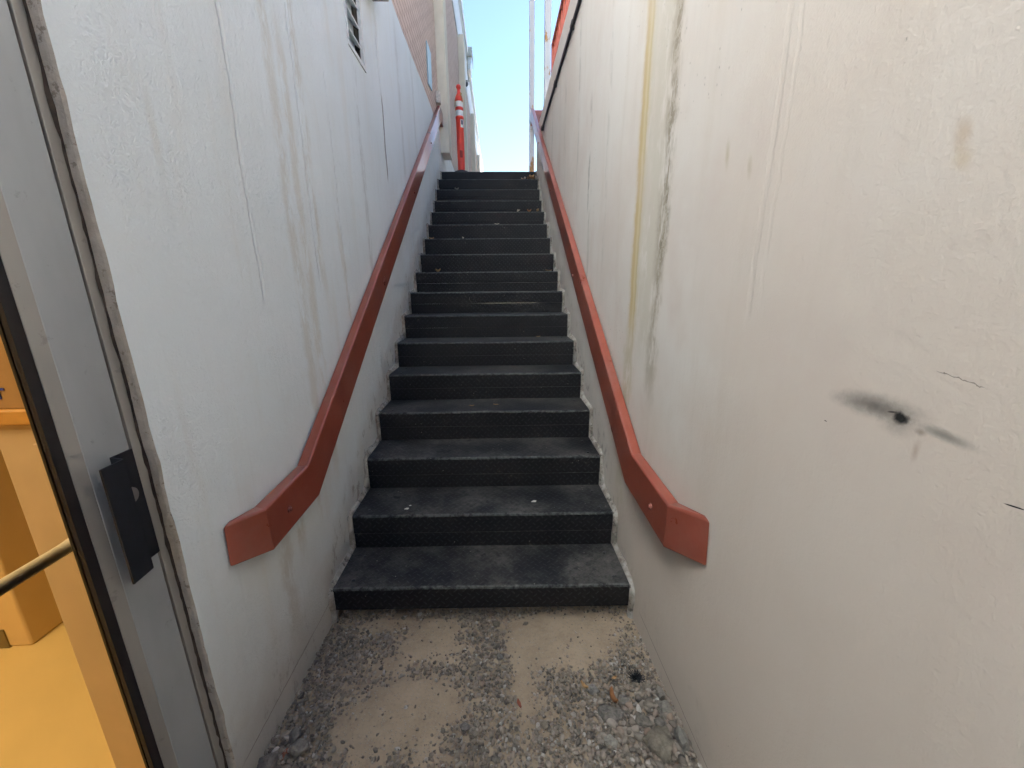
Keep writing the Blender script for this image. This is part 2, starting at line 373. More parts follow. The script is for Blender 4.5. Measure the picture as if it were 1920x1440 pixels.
YS = [.282 * i for i in range(17)]; YS[14] = 3.895; YS[15] = 4.14; YS[16] = 4.495
ZS = [.178 * i for i in range(17)]; ZS[16] = 2.856
W = 1.318
st = empty('staircase', (0.66, 0, -.17), 'flight of black diamond plate metal steps between two white walls', 'staircase')
def skew(i, x): return -.036 * (1 - i / 16) * (x / W)
for i in range(17):
    x0, x1 = .002 + random.uniform(-.003, .003), W + random.uniform(-.004, .004)
    lip = [.095, .098, .1, .094, .097, .1, .098, .096, .1, .094, .17, .17, .099, .1, .095, .11, .17][i] if i else .112
    zt = ZS[i]; yb = YS[i+1] + .006 if i < 16 else 4.62
    if i == 16: lip = .185 - .05
    prof = [(0, -lip), (0, -.011), (.0035, -.0035), (.011, 0), (yb - YS[i], 0), (yb - YS[i], -.006), (.006, -.006), (.006, -lip)]
    V = []
    nx = 14
    for k in range(nx):
        x = x0 + (x1 - x0) * k / (nx - 1); wv = .0012 * fbm(x * 3, i * 2.1)
        for (dy, dz) in prof: V.append((x, YS[i] + dy + skew(i, x) + wv, zt + dz + (wv if dz > -.05 else -wv)))
    n = len(prof); mb = MB()
    mb.add(V, [(k*n+j, k*n+(j+1)%n, (k+1)*n+(j+1)%n, (k+1)*n+j)[::-1] for k in range(nx-1) for j in range(n)])
    mb.add(V, [tuple(range(n)), tuple(range((nx-1)*n, nx*n))[::-1]])
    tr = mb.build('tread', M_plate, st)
    for (bx, by) in ((.075, .05), (W - .06, .05), (.075, .21), (W - .06, .21)):
        if i == 16 and by > .1: continue
        c = (bx, YS[i] + by + skew(i, bx), zt)
        mb = MB(); mb.lathe(c, [(.0075, -.001), (.0075, .003), (.005, .0048), (.0005, .0052)], 10)
        mb.build('bolt_head', M_bolt, tr)
    # riser below the lip
    if i > 0:
        V = []; zb = ZS[i-1] - .004; off = .0035 if i not in (10, 11, 8) else .0015
        if i == 15: off = .012
        proud = i < 9; ztop = zt - lip - .001 if proud else zt - lip + .01; off = -.0030 if proud else .007
        for x in (x0 + .004, x1 - .004):
            yy = YS[i] + skew(i, x) + off
            V += [(x, yy, zb), (x, yy, ztop), (x, yy + .012, ztop - (0 if proud else 0)), (x, yy + .012, zb)]
        mb = MB(); mb.add(V, [(0,4,5,1),(1,5,6,2),(2,6,7,3),(3,7,4,0),(0,1,2,3),(7,6,5,4)])
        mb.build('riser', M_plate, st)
mb = MB(); mb.box((0, .07, -.3), (W, .09, -.01)); mb.build('riser', M_plate, st)
# concrete mass under the stairs (only its bottom front can be seen)
# rough mortar along each side of the stairs
M_mortar_l = M_left; M_mortar_r = M_right
def fillet(side, mat, label):
    pts = []
    for i in range(0, 17):
        y0, z0 = YS[i], ZS[i]
        if i == 0: pts += [(y0 - .004, z0 - .17 + .17 * k / 8, (-1, 0), .7) for k in range(8)]
        else:
            zl = ZS[i-1]
            pts += [(y0, zl + (z0 - zl) * k / 8, (-1, 0), 1.35 - .9 * k / 8) for k in range(9)]
        if i < 16:
            y1 = YS[i+1]; pts += [(y0 + (y1 - y0) * k / 10, z0, (0, 1), .45 + .9 * k / 10) for k in range(1, 10)]
    V = []
    xs_ = -.0135 if side < 0 else 1.3335; xi = .004 if side < 0 else W - .003
    for k, (y, z, nrm, a) in enumerate(pts):
        sk_ = skew(min(16, y / .282), 0 if side < 0 else W)
        n1 = .5 + fbm(y * 13, z * 13); n2 = fbm(y * 29 + 5, z * 29)
        o = .020 * a * (.6 + .9 * max(0, n1)); d = Vector((nrm[0], nrm[1])) + Vector((-.35, .35)) * .6
        oy, oz = d.x * o, d.y * o
        V += [(xs_, y + sk_ + oy, z + oz), (xs_ + (xi - xs_) * .55, y + sk_ + oy * .75 + .002 * n2, z + oz * .75), (xi, y + sk_ + oy * .22, z + oz * .22), (xi + (0.0 if side < 0 else 0), y + sk_ + .012, z - .012)]
    F = [(4*k+j, 4*k+j+1, 4*k+5+j, 4*k+4+j) for k in range(len(pts)-1) for j in range(3)]
    if side > 0: F = [f[::-1] for f in F]
    mb = MB(); mb.add(V, [f[::-1] for f in F], True)
    return mb.build('mortar_edge', mat, label=label, cat='mortar')
def mortar_mat():
    g = G('dirty_mortar'); n = g.noise(12, 6, .7); c = g.mix(g.step(.35, .65, n), (.20, .175, .145), (.42, .40, .36)); c = g.mix(g.mul(g.step(.55, .62, g.noise(35, 5, .7)), .8), c, (.08, .07, .06))
    g.bump(g.noise(60, 5, .7), .8, .006); return g.out(c, .9)
M_mortar = mortar_mat()
fillet(-1, M_mortar, 'rough dirty mortar edge zigzagging along the left side of the steps')
fillet(1, M_mortar, 'rough dirty mortar edge zigzagging along the right side of the steps')

# ------------------------------------------------------------------ handrails
def rail_mat():
    g = G('red_oxide_rail_paint'); n = g.noise(7, 5, .6); n2 = g.noise(60, 5, .7)
    c = g.mix(g.step(.3, .7, n), (.255, .060, .035), (.31, .077, .047))
    chip = g.mul(g.step(.78, .80, g.noise(38, 6, .75, g.scl(1, .4, .4))), 1)
    c = g.mix(g.mul(chip, .85), c, (.13, .085, .07)); c = g.mix(g.mul(g.step(.74, .78, n2), .8), c, (.35, .27, .24))
    dust = g.mul(g.step(.45, .8, g.noise(3, 5, .7, g.scl(1, 1, 1, (7, 1, 3)))), .22); c = g.mix(dust, c, (.40, .28, .24))
    g.bump(g.add(g.mul(n2, .3), chip), .22, .002); g.bump(g.noise(12, 3), .12, .008)
    return g.out(c, g.add(.22, g.add(g.mul(n, .16), g.mul(chip, .3))), 0, .55, .35)
M_rail = rail_mat()
M_railbolt = simple('painted_bolt', (.24, .075, .055), .4, var=.3, sc=60)
def handrail(stations, backs, label, bolts, faceX, sgn, cap):
    """stations: (y_top, z_top, y_bot, z_bot, Xfront); backs: Xback"""
    root = empty('handrail', (faceX, stations[0][0], stations[0][1]), label, 'handrail', 'handrails on the stairwell walls')
    V = []
    for k, ((yt, zt, yb, zb, xf), xb) in enumerate(zip(stations, backs)):
        dy = .034 if k == 0 else (.016 if k == 1 else 0)
        V += [(xf, yt, zt), (xf, yb, zb), (xb, yb + dy, zb + .002), (xb, yt + dy, zt)]
    n = len(stations); F = []
    for k in range(n-1):
        for j in range(4):
            q = (4*k+j, 4*k+(j+1)%4, 4*k+4+(j+1)%4, 4*k+4+j); F.append(q if sgn < 0 else q[::-1])
    F += [(0,1,2,3)[::1 if sgn > 0 else -1], tuple(4*(n-1)+j for j in (0,1,2,3))[::-1 if sgn > 0 else 1]]
    mb = MB(); mb.add(V, F); mb.build('rail', M_rail, root, bevel=.008, seg=5, flat=True)
    for (y, z) in bolts:
        mb = MB(); x = faceX
        mb.tube((x - .001 * -sgn, y, z), (x - sgn * .004, y, z), .012, .011, 16); mb.tube((x - sgn * .004, y, z), (x - sgn * .0095, y, z), .0075, .0065, 8, False)
        mb.build('bolt', M_railbolt, root)
    if cap: 
        mb = MB(); mb.box(*cap); mb.build('end_plate', M_rail, root, bevel=.002)
    return root
LX = .035
handrail([(-.500, .657, -.506, .528, -.010), (-.384, .637, -.376, .486, LX), (-.105, .645, -.056, .492, LX), (4.461, 3.640, 4.50, 3.470, LX), (4.98, 3.640, 4.98, 3.470, LX)],
         [-.014, -.0095, -.0095, -.0095, -.0095], 'dark red steel handrail on the left wall of the stairs', [(-.265, .562), (1.097, 1.322), (2.275, 2.10), (3.453, 2.87)], LX, -1,
         ((-.012, 4.94, 3.47), (.028, 5.02, 3.62)))
RX = 1.285
handrail([(-.532, .650, -.543, .507, 1.331), (-.371, .602, -.369, .443, RX), (-.019, .620, .033, .460, RX), (4.86, 3.775, 4.89, 3.62, RX), (5.00, 3.780, 5.00, 3.62, RX)],
         [1.334, 1.3295, 1.3295, 1.3295, 1.3295], 'dark red steel handrail on the right wall of the stairs', [(-.249, .522), (1.337, 1.357), (2.595, 2.19), (3.79, 2.985)], RX, 1,
         ((1.290, 4.985, 3.60), (1.46, 5.01, 3.80)))

# ------------------------------------------------------------------ pit floor, gravel, rocks
def gz(x, y):
    t = min(max(-y, -.2), .8); return -.172 + .055 * t * (1 + .6 * max(0, min(1.3, x))) 
def dens(x, y):
    def gb(cx, cy, sx, sy, a=1): return a * math.exp(-((x-cx)/sx)**2 - ((y-cy)/sy)**2)
    wx = x + .05 * mnoise.noise(Vector((x * 6, y * 6, 8))); wy = y + .05 * mnoise.noise(Vector((x * 6, y * 6, 18))); x, y = wx, wy
    d = gb(.02, -.5, .16, .5, 1.2) + gb(.14, -.13, .18, .06, .75) + gb(.67, -.1, .12, .14, .8) + gb(.66, -.45, .085, .35, .95) + gb(1.2, -.55, .36, .24, 1.5) + gb(1.28, -.25, .12, .16, .8) + gb(.98, -.33, .14, .07, .8) + gb(.6, -.82, .7, .17, 1.0) + gb(.36, -.27, .22, .035, .35) + gb(.65, .04, .7, .05, .7) + gb(.55, -.27, .12, .05, .5) + gb(.4, -.66, .2, .06, .4)
    d -= gb(.42, -.42, .14, .07, .5) + gb(1.0, -.15, .22, .09, .9) + gb(.82, -.36, .035, .14, .7) + gb(.42, -.15, .1, .05, .4)
    n = mnoise.noise(Vector((x * 9, y * 9, 1.3))) + .8 * mnoise.noise(Vector((x * 22, y * 22, 4))) + .5 * mnoise.noise(Vector((x * 50, y * 50, 7)))
    return max(.0, d * .85 + .08 + .42 * n * (.35 + d)) + .045
def dirt_mat():
    g = G('dusty_dirt'); n = g.noise(9, 6, .65); n2 = g.noise(90, 5, .7)
    c = g.mix(g.step(.3, .7, n), (.285, .22, .152), (.37, .29, .205)); c = g.mix(g.mul(g.step(.5, .7, n2), .4), c, (.18, .145, .11))
    v = g.vor(160); sp = g.new('ShaderNodeSeparateXYZ'); g.l.new(v.outputs['Color'], sp.inputs[0])
    gr = g.mul(g.step(.45, .25, v.outputs['Distance']), g.step(.72, .78, sp.outputs[1])); c = g.mix(g.mul(gr, .6), c, (.33, .31, .29))
    g.bump(g.add(g.mul(n2, .6), g.mul(gr, .7)), .6, .004); return g.out(c, .95, 0, .2)
xs = np.linspace(-.06, 1.38, 97); ys = np.linspace(-5.52, .12, 330); V = []
for y in ys:
    for x in xs:
        h = gz(x, y) + .006 * mnoise.noise(Vector((x * 4, y * 4, 0))) + .0025 * mnoise.noise(Vector((x * 17, y * 17, 2))) - .012 * max(0, min(1, dens(x, y)))
        V.append((x, y, h))
n = len(xs); mb = MB(); mb.add(V, [(j*n+i, j*n+i+1, (j+1)*n+i+1, (j+1)*n+i) for j in range(len(ys)-1) for i in range(n-1)], True)
mb.build('dirt_floor', dirt_mat(), kind='structure')

def ico(sub):
    t = (1 + 5 ** .5) / 2
    v = [Vector(p).normalized() for p in ((-1,t,0),(1,t,0),(-1,-t,0),(1,-t,0),(0,-1,t),(0,1,t),(0,-1,-t),(0,1,-t),(t,0,-1),(t,0,1),(-t,0,-1),(-t,0,1))]
    f = [(0,11,5),(0,5,1),(0,1,7),(0,7,10),(0,10,11),(1,5,9),(5,11,4),(11,10,2),(10,7,6),(7,1,8),(3,9,4),(3,4,2),(3,2,6),(3,6,8),(3,8,9),(4,9,5),(2,4,11),(6,2,10),(8,6,7),(9,8,1)]
    for _ in range(sub):
        c = {}; nf = []
        def mid(a, b):
            k = (min(a, b), max(a, b))
            if k not in c: c[k] = len(v); v.append(((v[a] + v[b]) / 2).normalized())
            return c[k]
        for a, b, d in f:
            x, y, z = mid(a, b), mid(b, d), mid(d, a); nf += [(a, x, z), (b, y, x), (d, z, y), (x, y, z)]
        f = nf
    return v, f
def stone_mat():
    g = G('gravel_stone'); at = g.new('ShaderNodeAttribute', attribute_name='tone', attribute_type='GEOMETRY')
    c = g.ramp(at.outputs['Fac'], [(0, (.12, .10, .083)), (.35, (.21, .18, .148)), (.6, (.27, .225, .175)), (.8, (.32, .28, .235)), (.93, (.25, .185, .14)), (1, (.42, .39, .35))])
    n = g.noise(140, 4, .7); c = g.mix(g.mul(g.step(.4, .7, n), .4), c, (.22, .19, .155)); g.bump(n, .5, .002)
    return g.out(c, .9, 0, .25)
M_stone = stone_mat()
v1_, f1_ = ico(1); v1_ = np.array([tuple(v) for v in v1_]); f1_ = np.array(f1_)
tmpl = []
for k in range(14):
    r = np.array([1 + .28 * mnoise.noise(Vector(tuple(p * 1.3)) + Vector((k * 7.1, 0, 0))) + .1 * mnoise.noise(Vector(tuple(p * 3)) + Vector((k * 3.1, 5, 0))) for p in v1_])
    t = v1_ * r[:, None]; 
    for _ in range(4):      # flatten a few facets
        d = rng.normal(size=3); d /= np.linalg.norm(d); h = t @ d; lim = .62 + .2 * rng.random(); ex = np.maximum(0, h - lim); t = t - ex[:, None] * d
    tmpl.append(t)
def gravel():
    VV, TT, cnt = [], [], 0
    pts = []
    tries = 0
    while cnt < 15000 and tries < 120000:
        tries += 1
        y = -.80 + .86 * random.random() if random.random() < .9 else -1.6 + .85 * random.random()
        x = -.012 + 1.345 * random.random(); dd = dens(x, y)
        if y < -.8: dd = .5
        if random.random() > dd: continue
        big = max(0, 1 - math.hypot((x - 1.25) / .3, (y + .55) / .25)) + .6 * max(0, 1 - math.hypot((x - .03) / .1, (y + .55) / .12))
        s = .0020 + .0040 * random.random() ** 1.6 + (.004 * random.random() ** 3) + big * (.004 * random.random() + (.011 if random.random() < .12 else 0))
        if dd < .3: s = .0012 + .0042 * random.random() ** 2
        a = rng.normal(size=4); a /= np.linalg.norm(a); q0, q1, q2, q3 = a
        M = np.array([[1-2*(q2*q2+q3*q3), 2*(q1*q2-q3*q0), 2*(q1*q3+q2*q0)], [2*(q1*q2+q3*q0), 1-2*(q1*q1+q3*q3), 2*(q2*q3-q1*q0)], [2*(q1*q3-q2*q0), 2*(q2*q3+q1*q0), 1-2*(q1*q1+q2*q2)]])
        sc = np.array([1.25, 1.0, .75]) * s * (1 + .25 * rng.normal(size=3).clip(-1, 1) * .8)
        t = (tmpl[random.randrange(14)] * sc) @ M.T; t[:, 2] *= .8
        zz = gz(x, y) - .012 * max(0, min(1, dens(x, y))) + (.0105 * random.random() ** 1.3 * min(1.5, dd)) + s * .35
        VV.append(t + np.array([x, y, zz])); TT.append(np.full(len(t), random.random() ** 1.1 if random.random() > .02 else 1.0)); cnt += 1
    n = len(VV); V = np.concatenate(VV); T = np.concatenate(TT)
    F = (f1_[None] + (np.arange(n) * len(v1_))[:, None, None]).reshape(-1, 3)
    me = bpy.data.meshes.new('gravel'); me.vertices.add(len(V)); me.vertices.foreach_set('co', V.ravel())
    me.loops.add(len(F) * 3); me.loops.foreach_set('vertex_index', F.ravel()); me.polygons.add(len(F))
    me.polygons.foreach_set('loop_start', np.arange(len(F)) * 3); me.update(calc_edges=True); me.validate()
    me.polygons.foreach_set('use_smooth', np.ones(len(F), dtype=bool))
    at = me.attributes.new('tone', 'FLOAT', 'POINT'); at.data.foreach_set('value', T.astype(np.float32))
    me.materials.append(M_stone); o = bpy.data.objects.new('gravel', me); C.objects.link(o)
    props(o, 'loose grey gravel strewn over the dirt at the foot of the stairs', 'gravel', kind='stuff')
gravel()

v3_, f3_ = ico(3)
def rock(x, y, r, sq, col, label, lump=.3, seed=0, cat='stone', group=None, sink=.25, name='stone', rotz=0):
    g = G('rock_%d' % seed); n = g.noise(60, 5, .7); col = tuple(k * .78 for k in col); c = g.mix(g.step(.3, .7, n), tuple(k * .6 for k in col), col); c = g.mix(g.mul(g.step(.6, .7, g.noise(30, 4)), .6), c, (.19, .155, .11)); g.bump(g.noise(70, 6, .75), 1.0, .008); mt = g.out(c, .92, 0, .25)
    V = []; z0 = gz(x, y)
    for p in v3_:
        k = 1 + lump * mnoise.noise(p * 1.4 + Vector((seed * 5.3, 1, 2))) + lump * .4 * mnoise.noise(p * 4 + Vector((seed, 0, 0))) + lump * .32 * mnoise.noise(p * 9 + Vector((seed, 7, 0))) + .05 * mnoise.noise(p * 19 + Vector((seed, 2, 0)))
        q = p * k; V.append((q.x * sq[0] * r, q.y * sq[1] * r, q.z * sq[2] * r))
    ds = [Vector((random.gauss(0,1), random.gauss(0,1), random.gauss(0,1))).normalized() for _ in range(5)]
    out = []
    for q in V:
        q = Vector(q)
        for d in ds:
            e = q.dot(d) - r * .72
            if e > 0: q -= d * e * .9
        out.append(q)
    mb = MB(); mb.add(out, f3_, True)
    o = mb.build(name, mt); o.location = (x, y, z0 + r * sq[2] * (1 - sink) - .006); o.rotation_euler = (0, 0, rotz)
    props(o, label, cat, group); return o
rock(1.235, -.585, .042, (1.25, .9, .7), (.33, .29, .225), 'largest lumpy brown rock at the right wall, bottom right corner', .45, 1, 'rock', rotz=.3)
rock(1.305, -.575, .030, (.5, 1.3, 1.0), (.33, .31, .27), 'upright grey slab of stone leaning against the right wall beside the big rock', .2, 2, 'rock')
rock(1.105, -.478, .036, (1.35, .7, .5), (.30, .27, .235), 'broken grey concrete chunk with a hollow top behind the pale flat stone', .5, 3, 'rock', rotz=-.15)
rock(1.085, -.555, .021, (1.15, 1.0, .5), (.43, .40, .34), 'pale flat pebble in front of the broken concrete chunk', .2, 4)
rock(.882, -.492, .0125, (1.15, .9, .7), (.36, .31, .24), 'smooth tan pebble alone near the bottom centre', .15, 5)
rock(.093, -.522, .027, (1.1, .9, .65), (.37, .335, .285), 'grey angular stone near the left wall, bottom left', .3, 6)
rock(.060, -.480, .022, (.9, 1.1, .6), (.33, .295, .25), 'small grey stone behind the brick bit at the left wall', .3, 7)
rock(.022, -.560, .030, (.9, 1.1, .7), (.31, .275, .235), 'dark grey stone touching the left wall, nearest the door', .3, 8)
rock(.055, -.535, .013, (.7, 1.3, .7), (.42, .17, .10), 'orange brick fragment between grey stones at the left wall', .3, 9, 'brick fragment', name='brick_fragment')
rock(.403, -.405, .0075, (1, 1, .8), (.60, .58, .53), 'small white pebble on bare dirt left of centre', .1, 10)
rock(1.21, -.50, .030, (1.2, .6, .5), (.29, .26, .22), 'long brown stone tilted beside the concrete chunk near the right wall', .35, 11, 'rock', rotz=-.4)
rock(1.30, -.47, .024, (.9, 1.1, .8), (.36, .33, .28), 'rounded tan stone touching the right wall behind the long brown stone', .25, 12)
rock(1.305, -.415, .020, (.7, 1.2, .9), (.33, .30, .26), 'narrow tan stone standing against the right wall near the black tuft', .25, 13)
rock(1.07, -.385, .019, (1, .9, .8), (.37, .35, .32), 'grey stone among gravel left of the black tuft', .3, 14)
rock(.735, -.225, .014, (1.1, .9, .8), (.27, .25, .23), 'dark grey stone on the central gravel strip', .25, 15)
rock(.618, -.485, .014, (1.1, .9, .8), (.29, .26, .24), 'dark stone on the central gravel strip near the bottom of the frame', .25, 16)
rock(.85, -.063, .014, (1.4, .9, .6), (.25, .21, .165), 'brown stone in the shade right under the lowest step', .3, 17)
rock(.72, -.055, .016, (1.2, .9, .7), (.25, .215, .17), 'brown lump in the shade under the middle of the lowest step', .3, 18)
rock(1.26, -.52, .022, (1, 1, .75), (.31, .28, .24), 'greyish stone wedged behind the largest rock', .35, 19)
rock(1.17, -.43, .019, (1.1, .8, .8), (.35, .32, .28), 'pale chipped stone behind the brown curled leaf', .35, 20)
# black tuft of fibre
mb = MB()
for k in range(260):
    a = random.uniform(0, 6.28); r = .017 * random.random() ** .8; p = Vector((1.245 + r * math.cos(a), -.345 + r * math.sin(a), gz(1.245, -.345)))
    q = p + Vector((random.gauss(0, .011), random.gauss(0, .011), .004 + .016 * random.random())); mb.tube(p, q, .0009, .0004, 4, False, False)
mb.build('fibre_tuft', simple('black_fibre', (.015, .016, .02), .8), label='black tuft of charred fibre on the gravel by the right wall', cat='tuft')

# dead leaves
def leaf_mat(nm, c):
    g = G(nm); n = g.noise(90, 4, .6); return g.out(g.mix(n, tuple(k * .6 for k in c), c), .75, 0, .3)
LM = {'tan': leaf_mat('leaf_tan', (.45, .27, .12)), 'red': leaf_mat('leaf_red', (.30, .09, .05)), 'brown': leaf_mat('leaf_brown', (.30, .13, .05)), 'pale': leaf_mat('leaf_pale', (.55, .48, .38))}
def leaf(x, y, z, L, Wd, curl, mt, label, rz=0, tilt=0, group=None, name='dead_leaf'):
    V = []; n = 9
    for i in range(n):
        u = i / (n - 1); hw = Wd * .5 * math.sin(math.pi * min(1, u * .93 + .04)) ** .8 * (1 + .15 * math.sin(9 * u + x * 50))
        for k in (-1, -.5, 0, .5, 1):
            V.append(((u - .5) * L, k * hw, curl * L * (abs(k) ** 1.5) * .5 + curl * L * .5 * (2 * u - 1) ** 2 + .0006 * math.sin(20 * u + k * 3)))
    F = [(i*5+k, i*5+k+1, i*5+5+k+1, i*5+5+k) for i in range(n-1) for k in range(4)]
    mb = MB(); mb.add(V, F, True); mb.tube((-L * .5, 0, curl * L * .5), (-L * .72, 0, curl * L * .6 + .002), .0006, .0004, 5)
    o = mb.build(name, mt); o.location = (x, y, z + .003); o.rotation_euler = (tilt, 0, rz)
    s = o.modifiers.new('thick', 'SOLIDIFY'); s.thickness = .0004
    return props(o, label, 'leaf', group)
leaf(.573, .846 + .10, .534, .030, .012, .25, LM['tan'], 'left tan leaf of the two lying on the fourth step', .1)
leaf(.728, .846 + .115, .534, .034, .011, .2, LM['tan'], 'right tan leaf of the two lying on the fourth step', 2.9)
leaf(1.075, 1.41 + .22, .890, .034, .018, .3, LM['tan'], 'tan leaf at the right on the sixth step', .4)
leaf(1.235, 2.256 - .02 + .03, 1.424, .06, .03, .2, LM['tan'], 'tan leaf at the right end of the ninth step', .1) 
leaf(.20, 2.30, 1.424, .045, .02, .8, LM['tan'], 'curled tan leaf standing near the left end of the ninth step', .5, .5)
leaf(.07, 2.86, 1.78, .05, .025, .35, LM['tan'], 'tan leaf at the far left end of the eleventh step', .2, .2)
leaf(.09, 2.85, 1.78, .03, .02, .35, LM['brown'], 'small brown leaf beside the tan leaf on the left of the eleventh step', 1.2, .2)
leaf(.40, 2.85, 1.78, .03, .02, .6, LM['pale'], 'pale crumpled leaf left of centre on the eleventh step', 1.2, .2)
leaf(.76, 3.13, 1.958, .05, .02, .3, LM['pale'], 'pale leaf at the middle of the twelfth step', .1, .2)
leaf(1.0, 3.39, 2.136, .04, .02, .9, LM['pale'], 'pale upright leaf right of centre on the thirteenth step', .9, .9)
leaf(1.14, 3.40, 2.136, .05, .03, .6, LM['brown'], 'brown leaf left of its neighbour at the right of the thirteenth step', .3, .4)
leaf(1.23, 3.39, 2.136, .05, .03, .7, LM['tan'], 'tan leaf at the right end of the thirteenth step', 1.8, .5)
leaf(.26, 3.92, 2.492, .05, .03, .5, LM['pale'], 'pale leaf at the left of the fifteenth step', .1, .2)
for k in range(16):
    u = random.random()
    leaf(1.07 + .23 * u, 4.16 + random.uniform(0, .08), 2.672 + .018 * random.random() * (1 + u), random.uniform(.03, .055), random.uniform(.018, .03), random.uniform(.3, .9), LM[('tan', 'brown', 'tan', 'pale')[k % 4]],
         'dry leaf in the small heap at the right end of the sixteenth step', random.uniform(0, 6.28), random.uniform(-.8, .8), 'dry leaves heaped at the right end of the sixteenth step')
leaf(.80, -.425, gz(.8, -.42) + .004, .032, .013, .35, LM['red'], 'dark red leaf on bare dirt right of the central gravel strip', 1.9, .3)
leaf(1.125, -.425, gz(1.1, -.43) + .008, .050, .022, .55, LM['brown'], 'brown curled leaf behind the broken concrete chunk', 1.75, .5)
leaf(1.04, -.375, gz(1.04, -.375) + .006, .032, .014, .5, LM['tan'], 'small tan leaf on the gravel left of the black tuft', 2.3, .3)
leaf(1.16, -.345, gz(1.16, -.345) + .006, .022, .010, .3, LM['tan'], 'small tan leaf just left of the black tuft, on a dirt patch', .3, .3)
# pale paint chips on the second step
for (x, y, s) in ((.263, .336, .012), (.275, .365, .006), (.925, .372, .014)):
    rk = MB(); rk.add([(-s,-s*.4,0),(s*.6,-s*.6,0),(s,.2*s,0),(0,.6*s,0),(-s,-s*.4,.002),(s*.6,-s*.6,.002),(s,.2*s,.003),(0,.6*s,.002)], [(3,2,1,0),(4,5,6,7),(0,1,5,4),(1,2,6,5),(2,3,7,6),(3,0,4,7)])
    o = rk.build('paint_chip', simple('chip', (.6, .58, .5), .7)); o.location = (x, y, .1788)
    props(o, {.012: 'larger pale paint chip at the left on the second step', .006: 'tiny pale paint chip behind the larger one at the left on the second step', .014: 'cream paint chip right of centre on the second step'}[s], 'paint chip')

# ------------------------------------------------------------------ conduit on right wall
M_cond = simple('dark_conduit', (.075, .072, .075), .55, var=.3, sc=30)
cdt = empty('conduit', (1.322, 3.75, 3.10), 'dark conduit pipe running along the top of the right wall', 'conduit')
mb = MB(); mb.tube((1.322, -2.5, 3.03), (1.322, 3.76, 3.115), .0115, n=12); mb.build('pipe', M_cond, cdt)
for y in (1.80, 2.64, 3.70):
    z = 3.03 + (y + 2.5) / 6.26 * .085; mb = MB(); mb.tube((1.322, y - .035, z), (1.322, y + .035, z + .001), .016, n=12); mb.box((1.322, y - .012, z - .03), (1.336, y + .012, z + .03)); mb.build('coupling', M_cond, cdt)

# ------------------------------------------------------------------ red railing on top of right wall
rg = empty('balcony_railing', (1.47, 3.91, 3.35), 'red painted railing with upright bars on top of the right wall', 'railing')
M_red = simple('red_railing_paint', (.52, .12, .07), .45, var=.2, sc=15)
mb = MB(); mb.box((1.445, -3.2, 4.03), (1.495, 3.93, 4.07)); mb.build('top_rail', M_red, rg, bevel=.004)
mb = MB(); mb.box((1.45, -3.2, 3.42), (1.49, 3.93, 3.45)); mb.build('bottom_rail', M_red, rg, bevel=.003)
y = 3.91; k = 0
while y > -3.1:
    big = k % 10 == 0; hw = .022 if big else .012
    mb = MB(); mb.box((1.47 - hw, y - hw, 3.35 if big else 3.45), (1.47 + hw, y + hw, 4.03)); mb.build('post' if big else 'baluster', M_red, rg); y -= .155; k += 1

# ------------------------------------------------------------------ posts at the head of the stairs
def post_mat(nm, lo):
    g = G(nm); g.pos(); n = g.noise(9, 6, .7, g.scl(1, 1, .5)); r = g.step(.60 - lo, .64 - lo, g.add(n, g.mul(g.step(3.5, 2.86, g.Z), .18)))
    c = g.mix(g.noise(5), (.62, .61, .62), (.55, .55, .57)); c = g.mix(r, c, g.mix(g.noise(30), (.35, .15, .05), (.50, .27, .09))); g.bump(g.add(n, r), .3, .004)
    return g.out(c, .55, 0, .4)
mb = MB(); mb.box((1.282, 5.10, 2.85), (1.352, 5.17, 6.8)); mb.build('canopy_post', post_mat('post_paint_a', .02), bevel=.004, label='white square steel post with rusty foot, left one of the two tall posts', cat='post', group='posts at the head of the stairs')
mb = MB(); mb.box((1.475, 4.86, 2.85), (1.56, 4.94, 6.8)); mb.build('canopy_post', post_mat('post_paint_b', .03), bevel=.004, label='white steel post with rust patches standing behind the end of the right wall', cat='post', group='posts at the head of the stairs')

# ------------------------------------------------------------------ building on the left
def brick_mat():
    g = G('pale_brick'); g.pos(); v = g.vec(g.Y, g.Z, 0); b = g.new('ShaderNodeTexBrick'); g.l.new(v, b.inputs['Vector'])
    b.inputs['Scale'].default_value = 1; b.inputs['Brick Width'].default_value = .205; b.inputs['Row Height'].default_value = .068; b.inputs['Mortar Size'].default_value = .007; b.inputs['Mortar Smooth'].default_value = .1
    b.inputs['Color1'].default_value = (.68, .53, .45, 1); b.inputs['Color2'].default_value = (.60, .45, .37, 1); b.inputs['Mortar'].default_value = (.34, .22, .16, 1); b.inputs['Bias'].default_value = 0
    c = g.mix(g.mul(g.noise(18, 4), .5), b.outputs['Color'], (.70, .58, .52)); g.bump(g.sub(1, b.outputs['Fac']), 1, .008); g.bump(g.noise(80), .3, .003)
    return g.out(c, .85, 0, .3)
M_brick = brick_mat(); M_stucco = simple('cream_stucco', (.70, .64, .53), .8, var=.06, sc=6, bump=.2); M_found = simple('white_foundation', (.78, .78, .76), .8, var=.08, sc=5, bump=.3)
M_fascia = simple('white_fascia', (.78, .80, .78), .6, var=.05, sc=3)
bd = empty('building', (-.02, 4.7, 2.85), 'long pale brick building with cream pilasters and white fascia above the left wall', 'building')
mb = MB(); mb.box((-12, 1.586, 3.424), (-.018, 26, 6.6)); mb.build('wall', M_brick, bd)
mb = MB(); mb.box((-12, -12, 3.424), (-.0165, 1.584, 6.6)); mb.build('upper_plaster', simple('upper_white_plaster', (.66, .68, .69), .85, var=.04, sc=3, bump=.2), bd)
mb = MB(); mb.box((-12, 4.566, 2.80), (-.014, 26, 3.424)); mb.build('foundation', M_found, bd)
